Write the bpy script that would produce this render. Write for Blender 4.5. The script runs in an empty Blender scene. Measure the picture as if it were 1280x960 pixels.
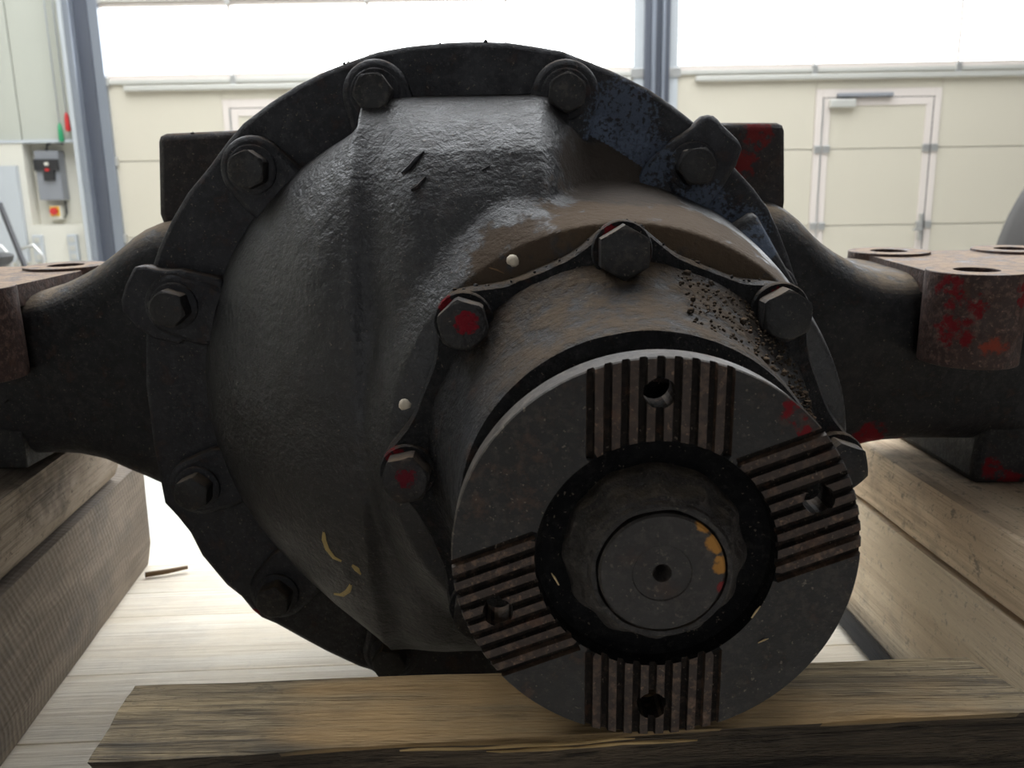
import bpy, bmesh, math, random
import numpy as np
from mathutils import Vector, Matrix, noise

C = bpy.context.scene.collection
R = math.radians
rnd = random.Random(7)

# ------------------------------------------------------------------ camera
H = 1.37                      # eye height above the hall floor
F, PITCH, ROLL, TILT = 1060.0, R(12.5), 0.0175, R(1.75)

def basis(th, ro=ROLL):
    r0 = Vector((1, 0, 0)); fw = Vector((0, math.cos(th), -math.sin(th))); up = Vector((0, math.sin(th), math.cos(th)))
    return r0*math.cos(ro) - up*math.sin(ro), up*math.cos(ro) + r0*math.sin(ro), fw
cr, cu, cf = basis(PITCH)
cd = bpy.data.cameras.new('camera'); cam = bpy.data.objects.new('camera', cd); C.objects.link(cam)
cd.sensor_width = 36; cd.lens = F/1280*36; cd.clip_start = 0.02; cd.clip_end = 200
cam.matrix_world = Matrix(((cr.x, cu.x, -cf.x, 0), (cr.y, cu.y, -cf.y, 0), (cr.z, cu.z, -cf.z, H), (0, 0, 0, 1)))
cd.dof.use_dof = True; cd.dof.focus_distance = 0.47; cd.dof.aperture_fstop = 16
bpy.context.scene.camera = cam

# ------------------------------------------------------------------ world, daylight, exposure
sc = bpy.context.scene
sc.view_settings.view_transform = 'Standard'; sc.view_settings.look = 'None'
sc.view_settings.exposure = 0.15; sc.view_settings.gamma = 1.0; sc.view_settings.use_curve_mapping = False
w = bpy.data.worlds.new('sky'); sc.world = w; w.use_nodes = True
bg = w.node_tree.nodes['Background']
bg.inputs[0].default_value = (0.93, 0.965, 1.0, 1); bg.inputs[1].default_value = 8.5

def portal(loc, rot, sx, sy):
    l = bpy.data.lights.new('daylight_portal', 'AREA'); l.shape = 'RECTANGLE'; l.size = sx; l.size_y = sy
    l.cycles.is_portal = True
    o = bpy.data.objects.new('daylight_portal', l); C.objects.link(o); o.location = loc; o.rotation_euler = rot
SKY_L = [(-3.0, 1.0, 2.4, 5.8), (0.1, 1.3, 2.4, 5.4), (3.2, 1.3, 1.8, 5.4)]      # unseen roof lights, added and sized for the light: x, y0, width, length
REAR = (-.5, .6, 1.8, 2.6)                                 # unseen opening added behind the camera for fill light: x0, x1, z0, z1
CEIL = 5.2
for x, y0, wd, ln in SKY_L: portal((x, y0+ln/2, CEIL+.12), (0, 0, 0), wd, ln)
portal(((REAR[0]+REAR[1])/2, -5.1, (REAR[2]+REAR[3])/2), (R(90), 0, 0), REAR[1]-REAR[0], REAR[3]-REAR[2])
portal((-1.05, 7.36, 3.25), (R(-90), 0, 0), 4.4, 1.85)
portal((3.6, 7.36, 3.25), (R(-90), 0, 0), 4.6, 1.85)

# ------------------------------------------------------------------ helpers
def link(name, bm, m, parent=None, smooth=None, bevel=0):
    me = bpy.data.meshes.new(name); bm.normal_update(); bm.to_mesh(me); bm.free()
    if m: me.materials.append(m)
    o = bpy.data.objects.new(name, me); C.objects.link(o)
    if parent: o.parent = parent
    if bevel:
        md = o.modifiers.new('bevel', 'BEVEL'); md.width = bevel; md.segments = 2; md.limit_method = 'ANGLE'; md.angle_limit = R(35)
    if smooth is not None:
        me.polygons.foreach_set('use_smooth', [True]*len(me.polygons))
        if smooth < 179: me.set_sharp_from_angle(angle=R(smooth))
    return o
def empty(name, loc, rot=(0, 0, 0)):
    o = bpy.data.objects.new(name, None); C.objects.link(o); o.location = loc; o.rotation_euler = rot; o.empty_display_size = .05
    return o
def tag(o, label=None, cat=None, group=None, kind=None):
    if label: o['label'] = label
    if cat: o['category'] = cat
    if group: o['group'] = group
    if kind: o['kind'] = kind
    return o
def box(bm, x0, x1, y0, y1, z0, z1):
    vs = [bm.verts.new((x, y, z)) for z in (z0, z1) for y in (y0, y1) for x in (x0, x1)]
    for f in ((0, 2, 3, 1), (4, 5, 7, 6), (0, 1, 5, 4), (2, 6, 7, 3), (0, 4, 6, 2), (1, 3, 7, 5)): bm.faces.new([vs[i] for i in f])
    return vs
def boxobj(name, m, dims, parent=None, bevel=0.0, kind=None):
    bm = bmesh.new(); box(bm, *dims); o = link(name, bm, m, parent, None, bevel)
    if kind: o['kind'] = kind
    return o
def cbox(name, m, dims, parent=None, bevel=0.0):      # a box object with its origin at its base centre (top-level)
    x0, x1, y0, y1, z0, z1 = dims
    cx, cy = (x0+x1)/2, (y0+y1)/2
    bm = bmesh.new(); box(bm, x0-cx, x1-cx, y0-cy, y1-cy, 0, z1-z0); o = link(name, bm, m, parent, None, bevel)
    o.location = (cx, cy, z0); return o
def lathe(bm, prof, c, n=64, axis='y', rf=None, cap0=False, cap1=False):
    """prof: (radius, y). spun about the Y axis through c=(x,z)."""
    rows = []
    for k, (r, y) in enumerate(prof):
        row = []
        for i in range(n):
            a = 2*math.pi*i/n
            rr = r if rf is None else rf(k, r, a)
            row.append(bm.verts.new((c[0]+rr*math.sin(a), y, c[1]+rr*math.cos(a))))
        rows.append(row)
    for a, b in zip(rows, rows[1:]):
        for i in range(n):
            bm.faces.new((a[i], b[i], b[(i+1) % n], a[(i+1) % n]))
    if cap0: bm.faces.new(rows[0])
    if cap1: bm.faces.new(rows[-1][::-1])
    return rows
def fixn(bm): bmesh.ops.recalc_face_normals(bm, faces=bm.faces)
def prism_y(bm, pts, y0, y1):
    """pts (x,z) polygon extruded from y0 (front) to y1."""
    f = [bm.verts.new((x, y0, z)) for x, z in pts]; b = [bm.verts.new((x, y1, z)) for x, z in pts]
    n = len(pts); bm.faces.new(f); bm.faces.new(b[::-1])
    for i in range(n): bm.faces.new((f[i], b[i], b[(i+1) % n], f[(i+1) % n]))
def tube(bm, pts, r, n=8, caps=True):
    pts = [Vector(p) for p in pts]; rows = []
    for i, p in enumerate(pts):
        t = (pts[min(i+1, len(pts)-1)]-pts[max(i-1, 0)]).normalized()
        a = Vector((0, 0, 1)) if abs(t.z) < .9 else Vector((1, 0, 0))
        u = t.cross(a).normalized(); v = t.cross(u)
        rr = r[i] if isinstance(r, (list, tuple)) else r
        rows.append([bm.verts.new(p+u*rr*math.cos(2*math.pi*k/n)+v*rr*math.sin(2*math.pi*k/n)) for k in range(n)])
    for a, b in zip(rows, rows[1:]):
        for k in range(n): bm.faces.new((a[k], a[(k+1) % n], b[(k+1) % n], b[k]))
    if caps: bm.faces.new(rows[0][::-1]); bm.faces.new(rows[-1])
    fixn(bm)
def boolean(o, cut_bm, op='DIFFERENCE'):
    bpy.context.view_layer.update()
    me = bpy.data.meshes.new('cut'); cut_bm.normal_update(); cut_bm.to_mesh(me); cut_bm.free()
    c = bpy.data.objects.new('cut', me); C.objects.link(c); c.matrix_world = o.matrix_world
    md = o.modifiers.new('b', 'BOOLEAN'); md.object = c; md.operation = op; md.solver = 'EXACT'
    bpy.context.view_layer.update()
    ev = o.evaluated_get(bpy.context.evaluated_depsgraph_get())
    new = bpy.data.meshes.new_from_object(ev); old = o.data; o.modifiers.clear(); o.data = new
    bpy.data.objects.remove(c); bpy.data.meshes.remove(me); bpy.data.meshes.remove(old)
def sm(a, b, x):
    t = min(1, max(0, (x-a)/(b-a))); return t*t*(3-2*t)
def smin(a, b, k):
    h = max(k-abs(a-b), 0)/k; return min(a, b)-h*h*k*.25

# ------------------------------------------------------------------ materials
class N:
    def __init__(s, name):
        s.m = bpy.data.materials.new(name); s.m.use_nodes = True; s.t = s.m.node_tree; s.b = s.t.nodes['Principled BSDF']
    def n(s, t, **kw):
        x = s.t.nodes.new(t)
        for k, v in kw.items(): setattr(x, k, v)
        return x
    def l(s, a, b): s.t.links.new(a, b)
    def set(s, sock, v):
        if hasattr(v, 'links'): s.l(v, sock)
        else: sock.default_value = v
    def coord(s, scale=(1, 1, 1)):
        c = s.n('ShaderNodeTexCoord'); mp = s.n('ShaderNodeMapping'); mp.inputs['Scale'].default_value = scale
        s.l(c.outputs['Object'], mp.inputs[0]); return mp.outputs[0]
    def noise(s, vec, scale, detail=4, rough=.6, dist=0):
        x = s.n('ShaderNodeTexNoise'); s.l(vec, x.inputs['Vector']); x.inputs['Scale'].default_value = scale
        x.inputs['Detail'].default_value = detail; x.inputs['Roughness'].default_value = rough; x.inputs['Distortion'].default_value = dist
        return x.outputs['Fac']
    def ramp(s, fac, lo, hi, v0=0.0, v1=1.0):
        x = s.n('ShaderNodeMapRange', interpolation_type='SMOOTHSTEP'); s.l(fac, x.inputs['Value'])
        x.inputs['From Min'].default_value = lo; x.inputs['From Max'].default_value = hi
        x.inputs['To Min'].default_value = v0; x.inputs['To Max'].default_value = v1
        return x.outputs[0]
    def math(s, op, a, b=0.0):
        x = s.n('ShaderNodeMath', operation=op); s.set(x.inputs[0], a); s.set(x.inputs[1], b); return x.outputs[0]
    def mix(s, fac, a, b):
        x = s.n('ShaderNodeMix', data_type='RGBA'); s.set(x.inputs[0], fac)
        for k, v in ((6, a), (7, b)):
            if hasattr(v, 'links'): s.l(v, x.inputs[k])
            else: x.inputs[k].default_value = (*v, 1)
        return x.outputs[2]
    def bump(s, h, strength, dist, prev=None):
        x = s.n('ShaderNodeBump'); s.l(h, x.inputs['Height']); x.inputs['Strength'].default_value = strength; x.inputs['Distance'].default_value = dist
        if prev: s.l(prev, x.inputs['Normal'])
        return x.outputs[0]
    def done(s, col=None, rough=None, nrm=None, metal=None, spec=None):
        if col is not None:
            if hasattr(col, 'links'): s.l(col, s.b.inputs['Base Color'])
            else: s.b.inputs['Base Color'].default_value = (*col, 1)
        if rough is not None: s.set(s.b.inputs['Roughness'], rough)
        if nrm is not None: s.l(nrm, s.b.inputs['Normal'])
        if metal is not None: s.b.inputs['Metallic'].default_value = metal
        if spec is not None: s.b.inputs['Specular IOR Level'].default_value = spec
        return s.m
def plain(name, col, rough=.5, metal=0.0, var=0.0, scale=8, bump=0.0, bscale=60):
    s = N(name); c = col; v = s.coord()
    if var:
        f = s.noise(v, scale); c = s.mix(f, tuple(x*(1-var) for x in col), tuple(min(1, x*(1+var)) for x in col))
    nr = s.bump(s.noise(v, bscale), bump, .002) if bump else None
    return s.done(c, rough, nr, metal)

RED, BLUE = (.15, .010, .014), (.12, .15, .21)  # BLUE tints patches on the ring and rib
def iron(name, base=(.010, .010, .0115), base2=(.022, .0195, .019), dust=.6, dustcol=(.17, .115, .07), rough=(.38, .62), patches=(), grain=.5, gscale=260, rust=.25, lump=.2, spec=.4):
    """greasy cast iron: mottled dark coat, rust flecks, dust lying on what faces up, chips of old paint and tinted patches in given places."""
    s = N(name); v = s.coord()
    big = s.noise(v, 14, 5, .65); mid = s.noise(v, 70, 5, .65); fine = s.noise(v, gscale, 4, .6)
    col = s.mix(s.ramp(big, .35, .68), base, base2)
    sc1 = s.noise(v, 190, 4, .7)
    col = s.mix(s.ramp(sc1, .46, .66), tuple(q*.55 for q in base), col)
    col = s.mix(s.math('MULTIPLY', s.ramp(s.noise(v, 330, 3, .6), .60, .72), .6), col, tuple(q*1.9 for q in base2))
    if rust: col = s.mix(s.math('MULTIPLY', s.ramp(mid, .56, .70), rust), col, (.085, .040, .022))
    dirt = None
    if dust:
        g = s.n('ShaderNodeNewGeometry'); sp = s.n('ShaderNodeSeparateXYZ'); s.l(g.outputs['True Normal'], sp.inputs[0])
        up = s.ramp(sp.outputs[2], .38, .95)
        d = s.math('MULTIPLY', s.math('MULTIPLY', up, s.ramp(mid, .30, .62)), dust)
        col = s.mix(d, col, dustcol); dirt = d
    # pale crumbs of grit
    col = s.mix(s.math('MULTIPLY', s.ramp(s.noise(v, 520, 2, .5), .68, .74), .5), col, (.20, .16, .12))
    tc = s.n('ShaderNodeTexCoord')
    for (p, rad, c, lo, sc_) in patches:
        dn = s.n('ShaderNodeVectorMath', operation='DISTANCE'); s.l(tc.outputs['Object'], dn.inputs[0]); dn.inputs[1].default_value = p
        fall = s.ramp(dn.outputs['Value'], rad, rad*.25)
        nz = s.noise(v, sc_, 5, .65)
        m = s.math('MULTIPLY', s.ramp(s.math('MULTIPLY', fall, nz), lo, lo+.14), .6 if c is BLUE else .9)
        col = s.mix(m, col, c); dirt = m if dirt is None else s.math('MAXIMUM', dirt, m)
    ro = s.ramp(mid, .3, .7, rough[0], rough[1])
    if dirt is not None:
        mr = s.n('ShaderNodeMix', data_type='FLOAT'); s.l(dirt, mr.inputs[0]); s.l(ro, mr.inputs[2]); mr.inputs[3].default_value = .92; ro = mr.outputs[0]
        s.l(s.math('SUBTRACT', spec, s.math('MULTIPLY', dirt, spec*.75)), s.b.inputs['Specular IOR Level']); spec = None
    nr = s.bump(mid, lump, .004); nr = s.bump(sc1, grain*.6, .0016, nr); nr = s.bump(fine, grain, .0013, nr)
    return s.done(col, ro, nr, 0.0, spec)

def wood(name, c0, c1, c2, along='x', scale=1.0, stain=.5, stainc=(.05, .045, .04), rough=.8, bump=.6, saw=0.0, fleck=0.0, grain=.6, patches=()):
    """sawn timber: broad tone, growth bands, fibres along the grain, stains and specks of dirt."""
    s = N(name); ax3 = lambda al, ac: s.coord({'x': (al, ac, ac), 'y': (ac, al, ac), 'z': (ac, ac, al)}[along])
    vo = s.coord()
    broad = s.noise(ax3(2*scale, 14*scale), 2.2, 5, .6, .6); band = s.noise(ax3(1.0*scale, 60*scale), 1.6, 4, .6, .5)
    fib = s.noise(ax3(7*scale, 260*scale), 1.5, 4, .7); fib2 = s.noise(ax3(30*scale, 420*scale), 1.3, 2, .6)
    col = s.mix(s.ramp(broad, .34, .66), c0, c1)
    col = s.mix(s.math('MULTIPLY', s.ramp(band, .50, .66), grain), col, c2)
    col = s.mix(s.math('MULTIPLY', s.ramp(fib, .50, .68), grain*.9), col, c2)
    col = s.mix(s.math('MULTIPLY', s.ramp(fib2, .56, .74), grain*.5), col, tuple(min(1, q*1.25) for q in c1))
    col = s.mix(s.math('MULTIPLY', s.ramp(s.noise(vo, 8, 5, .65), .50, .68), stain), col, stainc)
    if fleck:
        col = s.mix(s.math('MULTIPLY', s.ramp(s.noise(vo, 75, 5, .75), .56, .68), fleck), col, stainc)
        col = s.mix(s.math('MULTIPLY', s.ramp(s.noise(vo, 260, 3, .7), .60, .70), fleck*.8), col, stainc)
    tc = s.n('ShaderNodeTexCoord')
    for (p, rad, c, lo, sc_) in patches:
        dn = s.n('ShaderNodeVectorMath', operation='DISTANCE'); s.l(tc.outputs['Object'], dn.inputs[0]); dn.inputs[1].default_value = p
        col = s.mix(s.math('MULTIPLY', s.ramp(s.math('MULTIPLY', s.ramp(dn.outputs['Value'], rad, rad*.2), s.noise(ax3(sc_*.15, sc_), 1, 4, .6)), lo-.05, lo+.40), .75), col, c)
    nr = s.bump(s.math('ADD', band, fib), bump, .003); nr = s.bump(fib2, bump*.6, .0012, nr)
    if saw:
        wr = s.n('ShaderNodeTexWave', wave_type='RINGS', rings_direction='X'); mp2 = s.n('ShaderNodeMapping')
        s.l(tc.outputs['Object'], mp2.inputs[0]); mp2.inputs['Location'].default_value = (0, .36, .10); s.l(mp2.outputs[0], wr.inputs[0])
        wr.inputs['Scale'].default_value = 52; wr.inputs['Distortion'].default_value = 5; wr.inputs['Detail'].default_value = 3; wr.inputs['Detail Scale'].default_value = .6
        brk = s.ramp(s.noise(vo, 25, 3, .6), .38, .62, .15, 1)
        col = s.mix(s.math('MULTIPLY', s.math('MULTIPLY', s.ramp(wr.outputs['Fac'], .35, .95), brk), saw), col, tuple(x*.5 for x in c0))
        nr = s.bump(wr.outputs['Fac'], .25, .0012, nr)
    return s.done(col, rough, nr, 0, .25)

# ------------------------------------------------------------------ the hall
WY = 7.2                                        # the inner face of the door wall
m_white = plain('white_wall_paint', (.66, .64, .56), .6, var=.03, scale=2)
m_panel = plain('greenish_wall_cladding', (.46, .47, .41), .5, var=.03, scale=2)
m_floor = plain('pale_concrete', (.62, .60, .56), .35, var=.08, scale=1.5, bump=.1, bscale=40)
m_ceil = plain('ceiling_sheet', (.34, .34, .35), .7)
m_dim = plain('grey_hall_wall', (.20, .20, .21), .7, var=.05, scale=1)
m_door = plain('cream_door_panel', (.56, .52, .425), .42, var=.02, scale=1.2)
m_dframe = plain('pinkish_white_door_frame', (.64, .58, .53), .45)
m_alu = plain('aluminium_rail', (.55, .545, .50), .4, .3)
m_track = plain('blue_grey_track', (.11, .12, .145), .4, .4)
m_trackl = plain('galvanised_track_edge', (.30, .33, .38), .35, .6)
m_seal = plain('dark_seal', (.05, .05, .055), .6)
m_dark = plain('black_plastic', (.02, .02, .022), .45)
m_grey = plain('grey_enamel', (.24, .25, .27), .45)
m_lgrey = plain('light_grey_board', (.48, .51, .53), .5, var=.03)
m_steel = plain('zinc_steel', (.55, .55, .53), .35, .7)
m_redp = plain('red_plastic', (.55, .03, .03), .4)
m_greenp = plain('green_plastic', (.03, .30, .13), .4)
m_yel = plain('yellow_plastic', (.75, .45, .05), .4)
m_yard = plain('yard_concrete', (.45, .44, .42), .8, var=.1)
s = N('window_glass'); gl = s.n('ShaderNodeBsdfGlossy'); tr = s.n('ShaderNodeBsdfTransparent'); mx = s.n('ShaderNodeMixShader')
gl.inputs['Roughness'].default_value = .05; tr.inputs[0].default_value = (.95, .95, .95, 1); mx.inputs[0].default_value = .06
s.l(tr.outputs[0], mx.inputs[1]); s.l(gl.outputs[0], mx.inputs[2]); s.l(mx.outputs[0], s.t.nodes['Material Output'].inputs[0])
m_glass = s.m

X0, X1, Y0 = -6.5, 8.0, -5.0
boxobj('floor', m_floor, (X0, X1, Y0, WY+.3, -.2, 0), kind='structure')
boxobj('ground_outside', m_yard, (-30, 30, WY+.3, 40, -.3, -.03), kind='structure')
boxobj('ground_outside', m_yard, (-30, 30, -40, Y0, -.3, -.03), kind='structure')
boxobj('wall_left', m_white, (X0-.2, X0, Y0, WY+.3, 0, CEIL), kind='structure')
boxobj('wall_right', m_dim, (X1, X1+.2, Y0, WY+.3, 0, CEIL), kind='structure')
bm = bmesh.new()                                # ceiling cut open for the added roof lights
xs = [X0]+[e for x, y0, wd, ln in SKY_L for e in (x-wd/2, x+wd/2)]+[X1]
for i in range(0, len(xs), 2): box(bm, xs[i], xs[i+1], Y0, WY+.3, CEIL, CEIL+.2)
for x, y0, wd, ln in SKY_L:
    box(bm, x-wd/2, x+wd/2, Y0, y0, CEIL, CEIL+.2); box(bm, x-wd/2, x+wd/2, y0+ln, WY+.3, CEIL, CEIL+.2)
link('ceiling', bm, m_ceil)['kind'] = 'structure'
for i, (x, y0, wd, ln) in enumerate(SKY_L):
    boxobj('window_%d' % (i+1), m_glass, (x-wd/2, x+wd/2, y0, y0+ln, CEIL+.06, CEIL+.07), kind='structure')  # glazing of the added roof lights
bm = bmesh.new()                                # wall behind the camera, cut by the added fill opening
box(bm, X0, REAR[0], Y0-.2, Y0, 0, CEIL); box(bm, REAR[1], X1, Y0-.2, Y0, 0, CEIL); box(bm, REAR[0], REAR[1], Y0-.2, Y0, REAR[3], CEIL); box(bm, REAR[0], REAR[1], Y0-.2, Y0, 0, REAR[2])
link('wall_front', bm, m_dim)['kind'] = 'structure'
boxobj('window_5', m_glass, (REAR[0], REAR[1], Y0-.12, Y0-.11, REAR[2], REAR[3]), kind='structure')  # pane of the unseen opening added for fill

D1, D2, DT = (-3.30, 1.10), (1.30, 5.90), 4.18  # the two sectional doors, x ranges, top
bm = bmesh.new()
box(bm, X0, -3.97, WY, WY+.3, 0, 1.87); box(bm, X0, D1[0]-.02, WY+.10, WY+.3, 1.87, CEIL); box(bm, -3.97, D1[0]-.02, WY+.14, WY+.3, 1.20, 1.87); box(bm, -3.97, D1[0]-.02, WY, WY+.3, 0, 1.20)
box(bm, D1[0]-.02, D2[1]+.02, WY+.05, WY+.3, DT, CEIL); box(bm, D2[1]+.02, X1, WY, WY+.3, 0, CEIL)
box(bm, D1[1]+.02, D2[0]-.02, WY+.12, WY+.3, 0, DT)
wall_back = link('wall_back', bm, m_white); wall_back['kind'] = 'structure'
x = D1[0]-.06
while x > X0:                                   # upright cladding panels above the plinth
    boxobj('panel', m_panel, (max(X0, x-.62)+.004, x-.004, WY+.035, WY+.10, 1.87, CEIL), wall_back, .006); x -= .62
boxobj('ledge', m_lgrey, (X0, D1[0]-.05, WY-.01, WY+.1, 1.86, 1.885), wall_back)

SEAMS = [0.02, .46, 1.08, 1.70, 2.32, 2.94, 3.56, DT]
def sectional_door(name, dx, label, mull, wicket=None, yaw=0):
    d = empty(name, (dx[0], WY, 0), (0, 0, yaw)); tag(d, label, 'door', kind='structure')
    W = dx[1]-dx[0]
    for i, (a, b) in enumerate(zip(SEAMS, SEAMS[1:])):
        if i < 4:
            segs = [(0.0, W)]
            if wicket and a < 2.0:
                segs = [(0.0, wicket[0]-.06), (wicket[1]+.06, W)]
            for (u0, u1) in segs:
                bm = bmesh.new()
                box(bm, u0+.002, u1-.002, .02, .06, a+.003, b-.003)
                link('panel', bm, m_door, d, None, .004)
            if wicket and a < 2.1 < b:
                boxobj('panel', m_door, (wicket[0]-.06, wicket[1]+.06, .02, .06, 2.172, b-.003), d, .002)
            boxobj('light_stop_sheet', m_alu, (.01, W-.01, .058, .075, a-.004, b+.004), d)  # added behind the panels to stop daylight leaking through the seams
        else:
            e = [.06]+mull+[W-.06]
            bm = bmesh.new()
            box(bm, 0, W, .02, .06, a+.003, a+.055); box(bm, 0, W, .02, .06, b-.055, b-.003)
            box(bm, 0, .06, .02, .06, a+.055, b-.055); box(bm, W-.06, W, .02, .06, a+.055, b-.055)
            fr = link('window_frame', bm, m_dframe, d, None, .003)
            for q in mull:
                boxobj('mullion', m_dframe, (q-.011, q+.011, .02, .06, a+.055, b-.055), fr)
            for q0, q1 in zip(e, e[1:]):
                boxobj('window_pane', m_glass, (q0+.011, q1-.011, .036, .042, a+.055, b-.055), fr)
    for z in (2.32, 2.94, 3.56):
        boxobj('rail', m_alu, (.03, W-.03, -.005, .02, z-.02, z+.012), d, .003)
        for q in mull: boxobj('hinge', m_steel, (q-.022, q+.022, -.012, .02, z-.05, z+.04), d, .004)
    boxobj('stiffening_rail', m_alu, (.25 if not wicket else .22, W-.1, -.03, .02, 2.245, 2.285), d, .006)
    for z in SEAMS[1:-1]:
        for q in (.05, W-.05): boxobj('hinge', m_steel, (q-.05, q+.05, -.012, .02, z-.035, z+.035), d, .004)
    for q in (.03, W-.03):
        boxobj('edge_strip', m_lgrey, (q-.05, q+.05, .005, .02, .02, DT), d)
    return d
door1 = sectional_door('door_1', D1, 'cream sectional door with window rows, left of the blue-grey pillar', [1.10, 2.20, 3.30], wicket=(1.05, 1.95))
door2 = sectional_door('door_2', D2, 'cream sectional door with built-in walk-through door, right of the pillar', [1.18, 2.34, 3.48], wicket=(1.27, 2.17))
# the walk-through doors built into the sectional doors
def wicket_door(door, u0, u1, closer):
    wk = empty('wicket_door', (0, 0, 0)); wk.parent = door; zt = 2.10
    bm = bmesh.new(); box(bm, u0-.06, u0-.005, .01, .065, 0, zt+.07); box(bm, u1+.005, u1+.06, .01, .065, 0, zt+.07); box(bm, u0-.005, u1+.005, .01, .065, zt+.005, zt+.07)
    link('door_frame', bm, m_dframe, wk, None, .003)
    for a, b in zip([.02, .46, 1.08, 1.70], [.46, 1.08, 1.70, zt]):
        boxobj('panel', m_door, (u0+.06, u1-.06, .02, .058, a+.003, b-.003), wk, .003)
    bm = bmesh.new()
    box(bm, u0+.004, u0+.06, .012, .06, .02, zt); box(bm, u1-.06, u1-.004, .012, .06, .02, zt); box(bm, u0+.06, u1-.06, .012, .06, zt-.06, zt)
    link('leaf_frame', bm, m_dframe, wk, None, .002)
    if closer:
        boxobj('closer_arm', m_grey, (u0+.10, u0+.55, -.035, .01, zt+.005, zt+.035), wk, .006)
        boxobj('door_closer', m_alu, (u0+.04, u0+.25, -.04, .012, zt-.075, zt-.012), wk, .008)
    boxobj('edge_seal', m_seal, (u1-.003, u1+.005, .014, .06, .02, zt+.004), wk)
    boxobj('edge_seal', m_seal, (u0+.01, u1-.01, .013, .06, zt-.001, zt+.005), wk)
    boxobj('edge_seal', m_steel, (u0-.008, u0+.004, .004, .03, .02, zt), wk)
    boxobj('handle', m_steel, (u1-.11, u1-.03, -.05, -.03, 1.03, 1.05), wk, .004)
    boxobj('handle_plate', m_steel, (u1-.05, u1-.025, -.03, .012, .95, 1.17), wk, .004)
    for z in (1.08, 1.70):
        for q in (u0-.03, u0+.04, u1-.04, u1+.03): boxobj('hinge', m_steel, (q-.028, q+.028, -.006, .02, z-.03, z+.03), wk, .004)
wicket_door(door2, 1.27, 2.17, True)
wicket_door(door1, 1.05, 1.95, False)
# tracks: left jamb and the pillar between the doors
def track(name, xs_, parent=None):
    t = empty(name, (xs_[0][0], WY, 0)); t['kind'] = 'structure'
    for (a, b, y0, y1, m) in xs_[1:]:
        boxobj('track_rail', m, (a-xs_[0][0], b-xs_[0][0], y0, y1, 0, DT), t, .004)
    return t
track('trim_1', [(-3.42,), (-3.50, -3.46, -.10, .10, m_lgrey), (-3.45, -3.40, -.12, .04, m_trackl), (-3.40, -3.30, -.03, .05, m_track), (-3.30, -3.22, -.02, .015, m_trackl)])
track('trim_2', [(1.20,), (1.10, 1.155, -.06, .06, m_track), (1.155, 1.185, -.09, .05, m_trackl), (1.185, 1.235, -.05, .06, m_track), (1.235, 1.26, -.09, .05, m_trackl), (1.26, 1.30, -.06, .06, m_track)])

# things on and before the wall at the left
Xp = lambda px, Y: (px-640)/F*Y*1.0             # rough guide only for the far wall
cb = empty('door_control_box', (-3.80, WY+.139, 1.42), (0, 0, 0))
tag(cb, 'grey door control box with a black keypad, mounted on the white wall', 'control box')
boxobj('box_body', m_grey, (-.10, .10, -.11, 0, -.02, .38), cb, .008)
boxobj('keypad', m_dark, (-.10, .10, -.135, -.11, .22, .31), cb, .004)
boxobj('keypad', m_dark, (-.03, .06, -.135, -.11, .14, .22), cb, .004)
boxobj('button', m_white, (-.005, .025, -.145, -.135, .26, .285), cb)
boxobj('button', m_redp, (-.005, .025, -.145, -.135, .215, .235), cb)
bm = bmesh.new(); tube(bm, [(-.02, -.05, .38), (-.01, -.05, .43), (.04, -.05, .45), (.09, -.05, .44), (.12, -.04, .43)], .01, 6); link('cable', bm, m_seal, cb, 179)
es = empty('emergency_stop', (-3.80, WY+.139, 1.24))
tag(es, 'red and yellow emergency stop switch below the grey control box', 'switch')
boxobj('switch_box', m_white, (-.055, .045, -.07, 0, 0, .12), es, .006)
boxobj('yellow_plate', m_yel, (-.045, .035, -.075, -.07, .03, .11), es)
bm = bmesh.new(); lathe(bm, [(.001, -.11), (.026, -.11), (.030, -.10), (.03, -.075)], (-.005, .07), 20); fixn(bm); link('stop_button', bm, m_redp, es, 40)
bm = bmesh.new(); tube(bm, [(.07, -.03, .155), (.07, -.03, .05), (.05, -.03, .015)], .008, 6); link('cable', bm, m_seal, es, 179)
for nm, m, lab, dx, z in (('pull_handle', m_redp, 'red pull handle hanging on a cord left of the door track', .04, 1.88), ('pull_handle', m_greenp, 'green pull handle hanging on a cord left of the door track', -.025, 1.80)):
    o = empty(nm, (-3.60+dx, WY-.03, z+.08)); tag(o, lab, 'pull handle')
    bm = bmesh.new(); lathe(bm, [(.001, -.02), (.018, -.015), (.022, 0), (.018, .1), (.006, .13), (.001, .13)], (0, 0), 12)
    bmesh.ops.rotate(bm, verts=bm.verts, cent=(0, 0, 0), matrix=Matrix.Rotation(R(90), 3, 'X')); fixn(bm); link('grip', bm, m, o, 40)
    bm = bmesh.new(); tube(bm, [(0, 0, .12), (0, 0, CEIL-z-.08)], .006, 6); link('cord', bm, m_lgrey, o, 179)
o = cbox('grey_board', m_lgrey, (-5.1, -4.02, WY-.05, WY-.005, .9, 1.68)); tag(o, 'light grey board fixed to the white wall at the left edge', 'board')
for q, lab in ((-3.93, 'pale socket strip on the white wall, the farther from the door track'), (-3.64, 'pale socket strip on the white wall, nearest the door track')):
    o = empty('socket_strip', (q, WY, .90)); tag(o, lab, 'socket')
    boxobj('strip_body', m_lgrey, (-.04, .04, -.04, 0, 0, .22), o, .006)
    for k in range(3): boxobj('socket', m_alu, (-.022, .022, -.047, -.04, .02+k*.07, .06+k*.07), o)
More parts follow.
